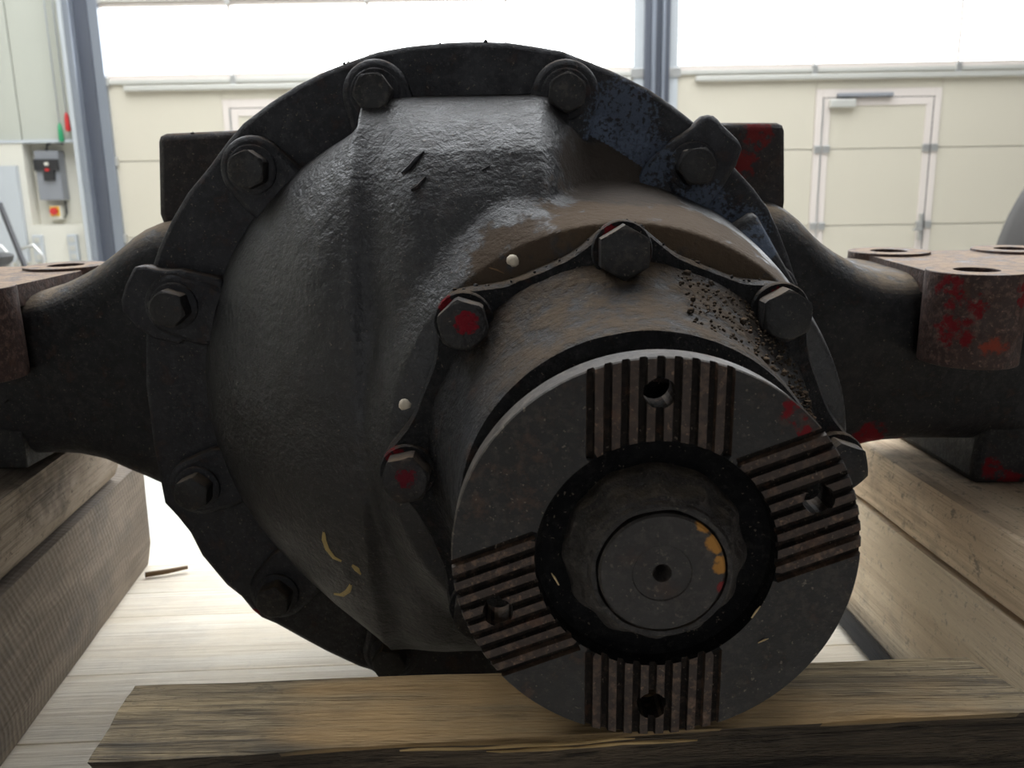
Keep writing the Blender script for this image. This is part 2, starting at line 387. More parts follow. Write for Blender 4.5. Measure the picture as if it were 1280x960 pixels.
# a bar, a black bowl on a stand, and a bent-tube frame at the left, mid distance
bm = bmesh.new(); tube(bm, [(0, 0, 0), (-.42, .1, 1.38)], .014, 8); o = link('bar', bm, m_dark, None, 179); o.location = (-2.10, 4.2, 0.0)
tag(o, 'thin black bar leaning beside the wall at the left edge', 'bar')
st = empty('stool', (-2.62, 4.1, 0)); tag(st, 'black round stool at the left edge, partly out of frame', 'stool')
def vlathe(bm, prof, n=32):
    rows = [[bm.verts.new((r*math.cos(2*math.pi*i/n), r*math.sin(2*math.pi*i/n), z)) for i in range(n)] for r, z in prof]
    for a, b in zip(rows, rows[1:]):
        for i in range(n): bm.faces.new((a[i], a[(i+1) % n], b[(i+1) % n], b[i]))
    bm.faces.new(rows[0][::-1]); bm.faces.new(rows[-1]); fixn(bm)
bm = bmesh.new(); vlathe(bm, [(.06, .99), (.16, 1.06), (.21, 1.10), (.22, 1.13), (.20, 1.14)]); link('seat', bm, m_dark, st, 40)
bm = bmesh.new(); vlathe(bm, [(.05, .02), (.05, .90), (.08, .92), (.08, .99)]); link('post', bm, m_dark, st, 40)
bm = bmesh.new(); vlathe(bm, [(.26, 0), (.26, .02), (.06, .05)]); link('base', bm, m_dark, st, 40)
bm = bmesh.new()
for dx in (0, .22): tube(bm, [(dx, 0, 0), (dx, 0, 1.0), (dx+.03, 0, 1.08), (dx+.12, 0, 1.1), (dx+.17, 0, 1.03), (dx+.17, 0, 0)], .012, 8)
o = link('tube_frame', bm, m_steel, None, 179); o.location = (-3.55, 5.8, 0); tag(o, 'bent grey steel tube stand before the white wall at the left', 'stand')

# big tyre on the floor at the right edge
ty = empty('tractor_tyre', (2.965, 3.5, 0)); tag(ty, 'large dark grey round tyre standing at the right edge of the picture', 'tyre')
m_rub = plain('dusty_rubber', (.030, .027, .025), .8, var=.25, scale=6, bump=.3, bscale=80)
bm = bmesh.new(); lathe(bm, [(.50, -.16), (.56, -.21), (.70, -.235), (.84, -.215), (.905, -.17), (.92, -.08), (.92, .08), (.905, .17), (.84, .215), (.70, .235), (.56, .21), (.50, .16)], (0, .92), 96); fixn(bm); link('tyre_carcass', bm, m_rub, ty, 60)
bm = bmesh.new(); lathe(bm, [(.001, -.02), (.12, -.02), (.16, -.05), (.36, -.03), (.44, -.14), (.51, -.17), (.51, .17), (.44, .14), (.36, .03), (.001, .03)], (0, .92), 48); fixn(bm); link('rim', bm, m_grey, ty, 40)

# ------------------------------------------------------------------ table, pallet and timbers under the axle
ZP = H-.405                                     # top of the pallet boards
m_pale = wood('pale_pallet_boards', (.78, .69, .55), (.86, .79, .67), (.60, .50, .39), 'x', 1, .22, (.34, .33, .33), .7, .4, grain=.35, fleck=.12)
m_tim = wood('weathered_timber', (.21, .165, .105), (.32, .245, .145), (.060, .048, .036), 'x', 1.0, .65, (.055, .05, .042), .85, 1.3, fleck=.45, grain=.8, patches=[((x_, y_, .157), .075, (.36, .23, .105), .22, 60) for x_, y_ in ((-.10, .005), (-.06, .006), (-.02, .006), (.02, .008), (.06, .008), (.10, -.015), (.14, -.02), (.18, -.02))])
m_beamL = wood('grey_sawn_beam', (.20, .165, .13), (.29, .24, .19), (.12, .10, .085), 'y', 1, .55, (.11, .105, .10), .85, .5, saw=.45, fleck=.25, grain=.3)
m_beamLu = wood('dirty_old_beam', (.30, .24, .175), (.42, .35, .28), (.13, .105, .085), 'y', 1, .7, (.07, .055, .045), .85, .8, fleck=.7, grain=.6)
m_beamRu = wood('speckled_light_beam', (.58, .43, .29), (.72, .57, .40), (.36, .26, .17), 'y', 1, .75, (.20, .165, .13), .85, .6, fleck=.75, grain=.4)
m_beamRl = wood('pale_sawn_beam', (.68, .55, .39), (.80, .68, .51), (.50, .38, .26), 'y', 1, .45, (.22, .19, .16), .85, .6, fleck=.5, grain=.35)
m_gap_shade = wood('shadow_gap_black', (.02, .02, .02), (.04, .036, .032), (.012, .012, .012), 'y')

PYAW = R(2.5)
pal = empty('pallet', (0, .55, ZP-.144), (0, 0, PYAW)); tag(pal, 'pale wooden pallet under the timbers, its boards running left to right', 'pallet')
tb = empty('work_table', (0, .55, 0)); tag(tb, 'grey steel work table carrying the pallet', 'table')
boxobj('tabletop', m_grey, (-.6, .62, -.36, .32, ZP-.144-.04, ZP-.144), tb, .004)
for sx in (-.55, .57):
    for sy in (-.31, .27): boxobj('leg', m_grey, (sx-.03, sx+.03, sy-.03, sy+.03, 0, ZP-.184), tb, .004)
def beam_mesh(L, Wd, Ht, amp, seed, seg=90, taper=None, round_=.006):
    """a sawn timber along X: corners eased, faces slightly uneven along the grain; origin at the bottom centre."""
    bm = bmesh.new(); prof = []
    hw = Wd/2; q = 6
    def side(p0, p1):
        for i in range(q): t = i/q; prof.append((p0[0]+(p1[0]-p0[0])*t, p0[1]+(p1[1]-p0[1])*t))
    r = round_
    side((-hw+r, 0), (hw-r, 0)); side((hw, r), (hw, Ht-r)); side((hw-r, Ht), (-hw+r, Ht)); side((-hw, Ht-r), (-hw, r))
    rows = []
    for i in range(seg+1):
        x = -L/2+L*i/seg; row = []
        for (y, z) in prof:
            n_ = noise.noise(Vector((x*7+seed, y*22, z*22)))*amp + noise.noise(Vector((x*20+seed, y*45, z*45)))*amp*.3
            d = Vector((y, z-Ht/2)); e = 1+n_/max(d.length, .01)
            zz = Ht/2+(z-Ht/2)*e
            row.append(bm.verts.new((x, y*e, max(0.0, min(Ht, zz)))))
        rows.append(row)
    n = len(prof)
    for a, b in zip(rows, rows[1:]):
        for k in range(n): bm.faces.new((a[k], b[k], b[(k+1) % n], a[(k+1) % n]))
    bm.faces.new(rows[0]); bm.faces.new(rows[-1][::-1]); fixn(bm)
    return bm
ys = [.46, .372, .302, .248, .142, .046, -.05, -.15, -.245, -.335]      # board edges, far to near, from the pallet's centre
for i, (a, b) in enumerate(zip(ys, ys[1:])):
    bm = beam_mesh(1.10, a-b-.0025, .020, .0007, 50+i*3.7, 40, round_=.0015)
    o = link('board', bm, m_pale, pal, 40); o.location = (rnd.uniform(-.006, .006), (a+b)/2, .124)
for q in (-.48, 0, .48):
    o = boxobj('stringer', m_pale, (q-.05, q+.05, -.335, .46, 0, .124), pal)

def timber(name, m, loc, rz, L, Wd, Ht, seed, label, along='y', amp=.0012, group=None, seg=90):
    bm = beam_mesh(L, Wd, Ht, amp, seed, seg)
    if along == 'y': bmesh.ops.rotate(bm, verts=bm.verts, cent=(0, 0, 0), matrix=Matrix.Rotation(R(90), 3, 'Z'))
    o = link(name, bm, m, None, 50); o.location = loc; o.rotation_euler = (0, 0, rz)
    tag(o, label, 'timber', group); return o
def along_face(p, q, wd, side):
    """centre and yaw of a timber whose face runs from p to q (plan), body of width wd on the given side."""
    d = Vector((q[0]-p[0], q[1]-p[1])); L = d.length; d.normalize(); nrm = Vector((d.y, -d.x))*side
    c = Vector(((p[0]+q[0])/2, (p[1]+q[1])/2))+nrm*wd/2
    return c, math.atan2(-d.x, d.y), L
LT, LU = H-.2755, H-.2085                       # tops of the left lower and upper timber
RT, RU = H-.2925, H-.2375                       # tops of the right lower and upper timber
m_timf = wood('shaded_split_timber', (.085, .068, .05), (.13, .10, .07), (.022, .018, .015), 'x', 1.0, .6, (.02, .018, .016), .9, 1.6, grain=.9)
m_gold = wood('fresh_splinter_wood', (.42, .28, .12), (.52, .36, .17), (.2, .13, .06), 'x', 1.0, .2, grain=.6)
c, yw, L = along_face((-.345, .26), (-.4147, .9066), .15, -1)
timber('squared_timber', m_beamL, (c.x, c.y, ZP), yw, L, .15, LT-ZP, 3, 'grey squared timber with curved saw marks, lower of the two at the left')
c, yw, L = along_face((-.347, .27), (-.4075, .84), .13, -1)
timber('squared_timber', m_beamLu, (c.x, c.y, LT), yw, L, .13, LU-LT, 13, 'dirty brown timber lying on the grey one, upper of the two at the left')
c, yw, L = along_face((.348, .30), (.3195, .86), .16, 1)
timber('squared_timber', m_beamRl, (c.x, c.y, ZP), yw, L, .16, RT-ZP, 23, 'pale squared timber on the pallet, lower of the two at the right')
c, yw, L = along_face((.353, .29), (.325, .87), .15, 1)
timber('squared_timber', m_beamRu, (c.x, c.y, RT), yw, L, .15, RU-RT, 33, 'speckled light brown timber, upper of the two at the right', amp=.0016)
c, yw, L = along_face((.314, .42), (.302, .78), .022, 1)
o = timber('shadow_strip', m_gap_shade, (c.x, c.y, ZP), yw, L, .020, .012, 43, 'dark strip on the pallet standing for the shadow gap along the foot of the right timbers', amp=.0004)  # black strip laid in place of a shadow gap
o['category'] = 'shadow_strip'
# front timber, the one the flange rests on
FT = H-.2468
ft = [(-.196, .338), (-.2016, .4047), (.242, .4157), (.262, .365)]
bm = bmesh.new(); nx, prof = 150, []
Ht = FT-ZP
rows = []
for i in range(nx+1):
    t = i/nx
    row = []
    yf = .338+(.365-.338)*t; ybk = .4047+(.4157-.4047)*t
    xf = -.196+(.262+.196)*t; xb = -.2016+(.242+.2016)*t
    q = [(0, 0), (0, .25), (0, .5), (0, .7), (0, .82), (0, .9), (0, .96), (.03, 1)]+[(k/14, 1) for k in range(1, 14)]+[(.97, 1), (1, .96), (1, .8), (1, .5), (1, 0)]
    for (a, b) in q:
        x = xf+(xb-xf)*a; y = yf+(ybk-yf)*a; z = Ht*b
        n1 = noise.noise(Vector((x*7, y*60+5, z*90)))*.0022+noise.noise(Vector((x*25, y*260, z*260)))*.0011
        if a == 0 and b < 1:                    # splintered front face: layers that stand back unevenly
            y += .004+.006*noise.noise(Vector((x*5+3, 0, z*140)))+.003*noise.noise(Vector((x*14, 2, z*300)))
        elif b == 1: z = min(Ht, z-.0012+n1*.8)
        else: y += n1
        row.append(bm.verts.new((x-.02, y-.375, z)))
    rows.append(row)
for a, b in zip(rows, rows[1:]):
    for k in range(len(a)-1): bm.faces.new((a[k], a[k+1], b[k+1], b[k]))
    bm.faces.new((a[-1], a[0], b[0], b[-1]))
bm.faces.new(rows[0]); bm.faces.new(rows[-1][::-1]); fixn(bm)
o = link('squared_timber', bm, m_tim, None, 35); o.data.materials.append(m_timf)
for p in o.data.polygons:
    if p.normal.y < -.35 and p.center.z < Ht*.975: p.material_index = 1  # split front face, its shade put into the darker wood colour
o; o.location = (.02, .375, ZP); tag(o, 'weathered brown timber in front, carrying the round toothed flange', 'timber')

# twig and crumbs on the pallet
bm = bmesh.new(); tube(bm, [(-.022, -.006, .004), (0, 0, .005), (.02, .008, .006)], [.003, .0028, .002], 6)
o = link('twig', bm, plain('twig_wood', (.16, .10, .05), .8, var=.3), None, 179); o.location = (-.386, .875, ZP); tag(o, 'short brown stick lying on the pale pallet by the left timber', 'stick')

# ------------------------------------------------------------------ the axle, modelled upright in its own frame
# q-frame: same axes as the axle, origin where the eye is; TH is the eye's tilt in that frame
TH = PITCH+TILT
qr, qu, qf = basis(TH)
def at(px, py, Y):
    r = qf+qr*((px-640)/F)+qu*((480-py)/F); r = r*(Y/r.y); return (r.x, r.z)
YR, CX, CZ = .60, -.027, -.156                  # front plane and centre of the bolted ring
PX, PZ = .0619, -.1664                          # pinion axis
BASE = Vector((CX, .72, -.40))                  # base point of the thing
Rt = Matrix.Rotation(TILT, 3, 'X')
ax = empty('truck_axle', Rt @ BASE + Vector((0, 0, H)), (TILT, 0, 0))
tag(ax, 'greasy black drive axle with its round differential housing, resting on timbers', 'axle')
def part(name, bm, m, smooth=40, bevel=0, parent=None, fix=True):
    if fix: fixn(bm)
    for v in bm.verts: v.co -= BASE
    return link(name, bm, m, parent or ax, smooth, bevel)
def P3(px, py, Y, back=0): x, z = at(px, py, Y); return tuple(Vector((x, Y, z))-BASE)

m_body = iron('greasy_cover_iron', base=(.015, .0145, .0165), base2=(.027, .025, .026), dust=.06, rust=.1, spec=.7, patches=[
    (P3(790, 262, .50), .095, (.105, .072, .045), .27, 40), (P3(650, 345, .49), .07, (.085, .060, .040), .34, 45), (P3(900, 310, .50), .08, (.10, .07, .045), .30, 45), (P3(775, 225, .56), .075, (.055, .043, .034), .20, 45),
    (P3(447, 263, .52), .0016, (.6, .16, .04), .05, 10)], rough=(.36, .50), grain=.9, gscale=260)
m_ring = iron('greasy_ring_iron', base=(.013, .013, .018), base2=(.026, .025, .028), dust=.35, patches=[  # bluish base puts veiling glare into the colour
    (P3(775, 150, .60), .055, BLUE, .37, 340), (P3(800, 205, .60), .05, BLUE, .37, 300), (P3(870, 265, .60), .05, BLUE, .36, 300), (P3(745, 170, .60), .03, BLUE, .39, 340),
    (P3(930, 290, .60), .04, BLUE, .37, 300), (P3(318, 768, .60), .008, RED, .25, 60)], rough=(.42, .7), grain=.55)
m_arm = iron('dirty_axle_iron', dust=.8, dustcol=(.26, .20, .14), patches=[
    (P3(1090, 556, .652), .036, RED, .34, 90), (P3(1122, 566, .655), .026, RED, .34, 90), (P3(1152, 566, .655), .018, RED, .34, 90)], rough=(.5, .75), grain=.5)
m_lug = iron('rusty_lug_iron', base=(.03, .025, .024), base2=(.05, .035, .03), dust=.5, patches=[
    (P3(950, 165, .68), .03, (.15, .02, .02), .37, 140), (P3(930, 205, .68), .03, (.15, .02, .02), .38, 120)], rough=(.5, .75))
m_pad = iron('red_brown_pad_iron', base=(.075, .042, .034), base2=(.125, .075, .058), dust=.75, dustcol=(.42, .31, .22), patches=[
    (P3(1185, 365, .60), .03, RED, .41, 130), (P3(1222, 385, .585), .022, RED, .39, 130), (P3(1195, 415, .60), .035, RED, .43, 110), (P3(1230, 430, .6), .03, (.24, .05, .03), .38, 90), (P3(1265, 365, .6), .025, RED, .40, 130)],
    rough=(.5, .75), rust=.5)
m_foot = iron('foot_iron', base=(.022, .021, .020), base2=(.042, .038, .034), dust=.2, patches=[
    (P3(1246, 590, .64), .024, RED, .33, 140), (P3(1270, 606, .64), .024, RED, .30, 140)], rough=(.6, .8))
m_ret = iron('retainer_iron', dust=.75, dustcol=(.105, .076, .05), rough=(.6, .85), grain=.8, lump=1.0, gscale=220, spec=.3, patches=[
    (P3(560, 382, .46), .012, RED, .34, 260), (P3(765, 292, .46), .012, RED, .34, 260), (P3(975, 370, .46), .012, RED, .34, 260), (P3(495, 570, .46), .012, RED, .34, 260)])
m_bolt = iron('bolt_iron', base=(.018, .017, .017), base2=(.045, .036, .03), dust=.7, dustcol=(.16, .12, .085), rough=(.4, .6), grain=.4)
m_flange = iron('worn_flange_steel', base=(.017, .0135, .0115), base2=(.034, .025, .019), dust=.35, rough=(.36, .58), grain=.35, rust=.5, lump=.2, patches=[
    (P3(995, 515, .342), .014, RED, .40, 200), (P3(1005, 540, .342), .008, RED, .38, 200)])
m_ridge = iron('rusty_ridge_steel', base=(.060, .036, .024), base2=(.12, .070, .044), dust=.1, rough=(.5, .7), rust=.6, grain=.3)
m_rim = iron('bare_rim_steel', base=(.055, .045, .037), base2=(.10, .083, .067), dust=.1, dustcol=(.3, .25, .2), rough=(.42, .6), rust=.5, grain=.2)
m_nut = iron('nut_iron', base=(.030, .025, .022), base2=(.055, .045, .038), dust=.5, dustcol=(.14, .11, .08), rough=(.5, .7), grain=.7, lump=.5)
m_shaft = iron('shaft_steel', base=(.034, .028, .025), base2=(.06, .046, .038), dust=0, rough=(.4, .6), grain=.2, lump=.15, patches=[
    (P3(884, 654, .326), .009, (.42, .20, .05), .30, 120), (P3(897, 680, .326), .009, (.42, .20, .05), .26, 120), (P3(902, 706, .326), .008, (.42, .20, .05), .26, 120), (P3(905, 735, .326), .006, (.2, .03, .03), .3, 120)])
m_black = iron('deep_black_iron', base=(.006, .006, .0065), base2=(.014, .012, .011), dust=0, rust=0, rough=(.75, .95), spec=.15, grain=.6)  # near-black for the flange recess and the oil seal

# arms of the housing -------------------------------------------------
def interp(tab, x):
    tab = sorted(tab)
    if x <= tab[0][0]: return tab[0][1]
    for (a, u), (b, v) in zip(tab, tab[1:]):
        if x <= b:
            t = (x-a)/(b-a); return u+(v-u)*t
    return tab[-1][1]
YA, YB = .643, .80
topL = [at(*p, .72) for p in ((215, 272), (202, 285), (185, 300), (162, 320), (140, 334), (125, 341), (87, 352), (45, 361))]+[(-.62, -.086), (-.46, -.086)]
botL = [at(*p, YA) for p in ((225, 650), (210, 636), (184, 623), (142, 604), (112, 593), (75, 586), (22, 584))]+[(-.62, -.224), (-.50, -.224)]
topR = [at(*p, .72) for p in ((962, 250), (975, 268), (985, 283), (1005, 301), (1035, 318), (1058, 330))]+[(.36, -.087), (.56, -.087)]
botR = [at(*p, YA) for p in ((1040, 600), (1071, 580), (1100, 571), (1130, 567), (1165, 566))]+[(.45, -.226), (.56, -.226)]
def arm(xa, xb, top, bot):
    bm = bmesh.new(); rows = []; n = 44
    for i in range(n+1):
        x = xa+(xb-xa)*i/n
        zt = sum(interp(top, x+d) for d in (-.012, 0, .012))/3; zb = sum(interp(bot, x+d) for d in (-.012, 0, .012))/3
        zm = -.158; row = []
        yc, hy = (YA+YB)/2, (YB-YA)/2
        pts = []
        for k in range(72):
            a = 2*math.pi*k/72; ca, sa = math.cos(a), math.sin(a)
            e = 2/5.0
            y = yc+hy*math.copysign(abs(ca)**e, ca); z = (zt+zb)/2+(zt-zb)/2*math.copysign(abs(sa)**e, sa)
            if y < yc: y += .007*sm(zm+.004, zm-.004, z)                 # the lower half shell stands a little back: weld seam
            nn = noise.noise(Vector((x*18, y*18, z*18)))*.0022+noise.noise(Vector((x*60, y*60, z*60)))*.0009
            row.append(bm.verts.new((x, y+nn, z+nn)))
        rows.append(row)
    for a, b in zip(rows, rows[1:]):
        for k in range(72): bm.faces.new((a[k], b[k], b[(k+1) % 72], a[(k+1) % 72]))
    bm.faces.new(rows[0]); bm.faces.new(rows[-1][::-1]); return bm
part('axle_tube', arm(-.16, -.62, topL, botL), m_arm, 60)
part('axle_tube', arm(.13, .56, topR, botR), m_arm, 60)
# banjo centre behind the ring
bm = bmesh.new(); lathe(bm, [(.232, .624), (.234, .65), (.228, .70), (.21, .76), (.17, .82), (.10, .86), (.001, .875)], (CX, CZ), 96)
part('housing_dome', bm, m_arm, 60)

# bolted ring ---------------------------------------------------------
pix = [(634, 52), (662, 56), (703, 63), (741, 78), (775, 92), (812, 111), (844, 133), (868, 152), (905, 190), (922, 212), (944, 236), (962, 261), (975, 289), (987, 320)]
pixl = [(448, 835), (407, 816), (370, 796), (345, 782), (326, 774), (314, 764), (300, 747), (282, 733), (251, 696), (236, 667), (220, 647), (204, 630), (190, 560), (180, 480), (180, 400), (189, 332), (196, 311), (211, 278), (232, 242), (260, 208), (284, 175), (302, 154), (336, 128), (370, 106), (406, 88), (437, 76), (471, 64), (510, 57), (561, 52), (600, 51)]
out = [at(*p, YR) for p in pix]
a0 = math.atan2(out[-1][0]-CX, out[-1][1]-CZ); ra0 = math.hypot(out[-1][0]-CX, out[-1][1]-CZ)
bl = at(*pixl[0], YR); a1 = math.atan2(bl[0]-CX, bl[1]-CZ)+2*math.pi; ra1 = math.hypot(bl[0]-CX, bl[1]-CZ)
for i in range(1, 30):
    t = i/30; a = a0+(a1-a0)*t; r = ra0+(ra1-ra0)*t; out.append((CX+r*math.sin(a), CZ+r*math.cos(a)))
out += [at(*p, YR) for p in pixl]
bm = bmesh.new(); prism_y(bm, out, YR, YR+.024); part('ring_flange', bm, m_ring, 30, .004)
mid = [(CX+(x-CX)*.985, CZ+(z-CZ)*.985) for x, z in out]
bm = bmesh.new(); prism_y(bm, mid, YR+.0245, YR+.062); part('housing_ring', bm, m_arm, 30, .003)

def hexhead(c, y0, y1, af, rot):
    """hex bolt head with a chamfered, slightly domed face; front at y0."""
    bm = bmesh.new(); rc = af/math.sqrt(3); n = 36
    def hexr(a, k=1.0):
        t = ((a-rot) % (math.pi/3))-math.pi/6
        return min(af/2/math.cos(t), rc)*k
    prof = [(0, y1), (1, y1), (2, y0+.0022), (3, y0+.0004), (4, y0)]
    rows = []
    for kind, y in prof[1:]:
        row = []
        for i in range(n):
            a = 2*math.pi*i/n; h = hexr(a)
            r = h if kind < 3 else (min(h, af/2)*.985 if kind == 3 else af/2*.90)
            yy = y
            if kind == 2: yy = y0+.0007+.55*max(0, h-af/2)
            row.append(bm.verts.new((c[0]+r*math.sin(a), yy, c[1]+r*math.cos(a))))
        rows.append(row)
    for a, b in zip(rows, rows[1:]):
        for i in range(n): bm.faces.new((a[i], b[i], b[(i+1) % n], a[(i+1) % n]))
    bm.faces.new(rows[0]); bm.faces.new(rows[-1][::-1]); return bm
ringbolts = [(468, 117, 1), (708, 117, 1), (313, 212, 0), (868, 208, 0), (217, 383, 2), (245, 612, 0), (345, 745, 0), (488, 822, 0)]
bpts = [(at(x, y, YR-.014), k) for x, y, k in ringbolts]
bpts += [((2*CX-x, z), 0) for (x, z), k in bpts[4:8]]
for (x, z), k in bpts:
    d = Vector((CX-x, CZ-z)).normalized()
    # cast boss, a drop shape that runs towards the centre of the ring
    hull = []
    for i in range(40):
        a = 2*math.pi*i/40; u = Vector((math.sin(a), math.cos(a))); f = max(0, u.dot(d))
        r = .0225+.022*f**2.2
        hull.append((x+u.x*r, z+u.y*r))
    yb = YR-.0095 if k < 2 else YR-.012
    bm = bmesh.new(); prism_y(bm, hull, yb, YR+.004); part('bolt_boss', bm, m_ring, 40, .004)
    b = part('bolt', hexhead((x, z), yb-.0165, yb-.002, .0232, rnd.uniform(0, 1)), m_bolt, 30)
    bm = bmesh.new(); lathe(bm, [(.0165, yb+.001), (.0165, yb-.0018), (.0155, yb-.0026), (.010, yb-.0026)], (x, z), 32, cap0=True, cap1=True); part('washer', bm, m_ring, 40, 0, b)

# locking tabs
def poly_tab(name, px, Y, th_, m, bev=.004):
    bm = bmesh.new(); prism_y(bm, [at(*p, Y) for p in px], Y, Y+th_); return part(name, bm, m, 30, bev)
poly_tab('lock_plate', [(167, 333), (181, 333), (195, 337), (208, 338), (223, 337), (251, 343), (276, 348), (280, 356), (266, 385), (252, 415), (222, 432), (190, 424), (170, 410), (152, 390), (150, 376), (155, 358)], YR-.0105, .0145, m_ring, .005)
poly_tab('lock_plate', [(866, 158), (878, 143), (894, 143), (905, 156), (928, 178), (929, 186), (922, 207), (903, 238), (886, 262), (866, 262), (838, 244), (829, 222), (830, 196), (842, 176)], YR-.0105, .0145, m_ring, .005)

# rib at the upper right
bm = bmesh.new()
A, B_, D_ = at(897, 292, .585), at(940, 263, .585), at(954, 270, .585)
E_, G_ = at(995, 372, .585), at(930, 372, .56)
f0 = [bm.verts.new((A[0], .585, A[1])), bm.verts.new((B_[0], .580, B_[1])), bm.verts.new((E_[0], .565, E_[1])), bm.verts.new((G_[0], .545, G_[1]))]
f1 = [bm.verts.new((v.co.x*1.012+.004, .605, v.co.z)) for v in f0]
bm.faces.new(f0); bm.faces.new(f1[::-1])
for i in range(4): bm.faces.new((f0[i], f1[i], f1[(i+1) % 4], f0[(i+1) % 4]))
part('rib', bm, iron('rib_iron', dust=.6, dustcol=(.30, .27, .24), rough=(.45, .7), patches=[(P3(955, 300, .58), .03, BLUE, .34, 150)]), 30, .005)

# differential carrier ------------------------------------------------
def carrier(x, z):
    u = x-CX; dz = z-CZ
    a = .204
    q = 1-(dz/a)**2
    if q <= 0: hb = -.03*(-q)**.5-.0
    else: hb = .104*q**.55
    g = .068
    au = abs(u)
    step = .013*sm(-.064, -.024, u)
    if au > g:
        rr = .196**2-dz*dz
        wz = math.sqrt(rr)-g if rr > g*g else .0001
        wz = max(wz, .0001); t = (au-g)/wz
        h = hb*(1-min(t, 1)**1.55)**.85 if t < 1 else -.05*(t-1)*wz/.02-.002
        h = min(h, hb)
    else: h = hb
    if u > .045:                                 # the right end of the gear housing falls away to the ring
        tr = sm(.045, .085, u); h = h*(1-tr)+(min(h, .055*max(0, 1-(math.hypot(u, dz)/.197)**3)) if math.hypot(u, dz) < .197 else min(h, -.004))*tr; step *= 1-tr
    h += step*max(0, min(1, q*3))
    h += .0012*math.exp(-((u+.068)/.005)**2)*max(0, min(1, q*2))-.002*math.exp(-((u+.054)/.009)**2)*max(0, min(1, q*2))
    y = YR-h
    rho = math.hypot(x-PX, z-PZ)
    sl = 1+2.2*sm(.02, .09, u)
    yn = .479 if rho < .136 else .479+((rho-.136)/.02)**2*.014*sl+(rho-.136)*1.0*sl
    y = smin(y, yn, .022)
    # boss flares at the two top bolts
    nn = noise.noise(Vector((x*30, y*30, z*30)))*.0014+noise.noise(Vector((x*95, 3, z*95)))*.00055
    return y+nn
bm = bmesh.new(); NG = 350; half = .262; gv = {}
for i in range(NG+1):
    for j in range(NG+1):
        x = CX-half+2*half*i/NG; z = CZ-half+2*half*j/NG
        y = carrier(x, z)
        if y < YR+.035 and (math.hypot(x-CX, z-CZ) < .222 or math.hypot(x-PX, z-PZ) < .19): gv[i, j] = bm.verts.new((x, min(y, YR+.014), z))
for i in range(NG):
    for j in range(NG):
        k = [(i, j), (i, j+1), (i+1, j+1), (i+1, j)]
        if all(q in gv for q in k): bm.faces.new([gv[q] for q in k])
for v in [v for v in bm.verts if not v.link_faces]: bm.verts.remove(v)
o = part('carrier_casting', bm, m_body, 179, fix=False)
if o.data.polygons[len(o.data.polygons)//2].normal.y > 0: o.data.flip_normals()

# pinion bearing retainer ----------------------------------------------
NB = 8
def lobe(a):
    d = (a+math.pi/NB) % (2*math.pi/NB)-math.pi/NB
    return math.exp(-(d/.165)**2)
prof = [(1, .484), (1, .468), (.985, .4645), (.93, .464), (.1105, .4625), (.1055, .455), (.101, .445), (.097, .433), (.0935, .418), (.0905, .402), (.0895, .384), (.088, .379), (.070, .379), (.070, .395), (.02, .395)]
bm = bmesh.new(); n = 256; rows = []
for k, (r, y) in enumerate(prof):
    row = []
    for i in range(n):
        a = 2*math.pi*i/n
        if k < 4: rr = (.1215+.0165*lobe(a))*r; yy = y - (.0035*lobe(a) if k in (1, 2, 3) else 0)
        else:
            rr = r+(.006*max(0, math.cos(a)) if 4 <= k <= 11 else 0); yy = y
        x, z = PX+rr*math.sin(a), PZ+rr*math.cos(a)
        nn = (noise.noise(Vector((x*60, y*60, z*60)))*.0016+noise.noise(Vector((x*170, y*170, z*170)))*.0008) if k < 14 else 0
        if 4 <= k <= 8: nn *= 1+1.6*max(0, math.sin(a)) 
        if k in (9, 10, 11, 12): nn *= .3
        row.append(bm.verts.new((x, yy+nn, z+nn*.5)))
    rows.append(row)
for a, b in zip(rows, rows[1:]):
    for i in range(n): bm.faces.new((a[i], b[i], b[(i+1) % n], a[(i+1) % n]))
ret = part('bearing_retainer', bm, m_ret, 50)
m_seal_b = m_black
bm = bmesh.new(); lathe(bm, [(.071, .384), (.071, .39), (.05, .39)], (PX, PZ), 64); part('oil_seal', bm, m_black, 50)
m_redbolt = iron('red_daubed_bolt_iron', base=(.02, .018, .018), base2=(.04, .032, .028), dust=.6, rough=(.42, .6), patches=[
    (P3(583, 404, .445), .0125, (.20, .012, .02), .30, 260), (P3(508, 597, .445), .0120, (.13, .012, .02), .32, 260)])
for k in range(NB):
    a = 2*math.pi*k/NB-.012; x, z = PX+.1225*math.sin(a), PZ+.1225*math.cos(a)
    b = part('bolt', hexhead((x, z), .4445, .4585, .0255, (.0 if k == 0 else rnd.uniform(0, 1))), m_redbolt if k in (6, 7) else m_bolt, 30)
    if k in (6, 7): b['label'] = 'bolt head with old red paint on its face'
    bm = bmesh.new(); lathe(bm, [(.0165, .463), (.0165, .4595), (.0158, .4583), (.010, .4583)], (x, z), 32, cap0=True, cap1=True); part('washer', bm, m_ret, 40, 0, b)

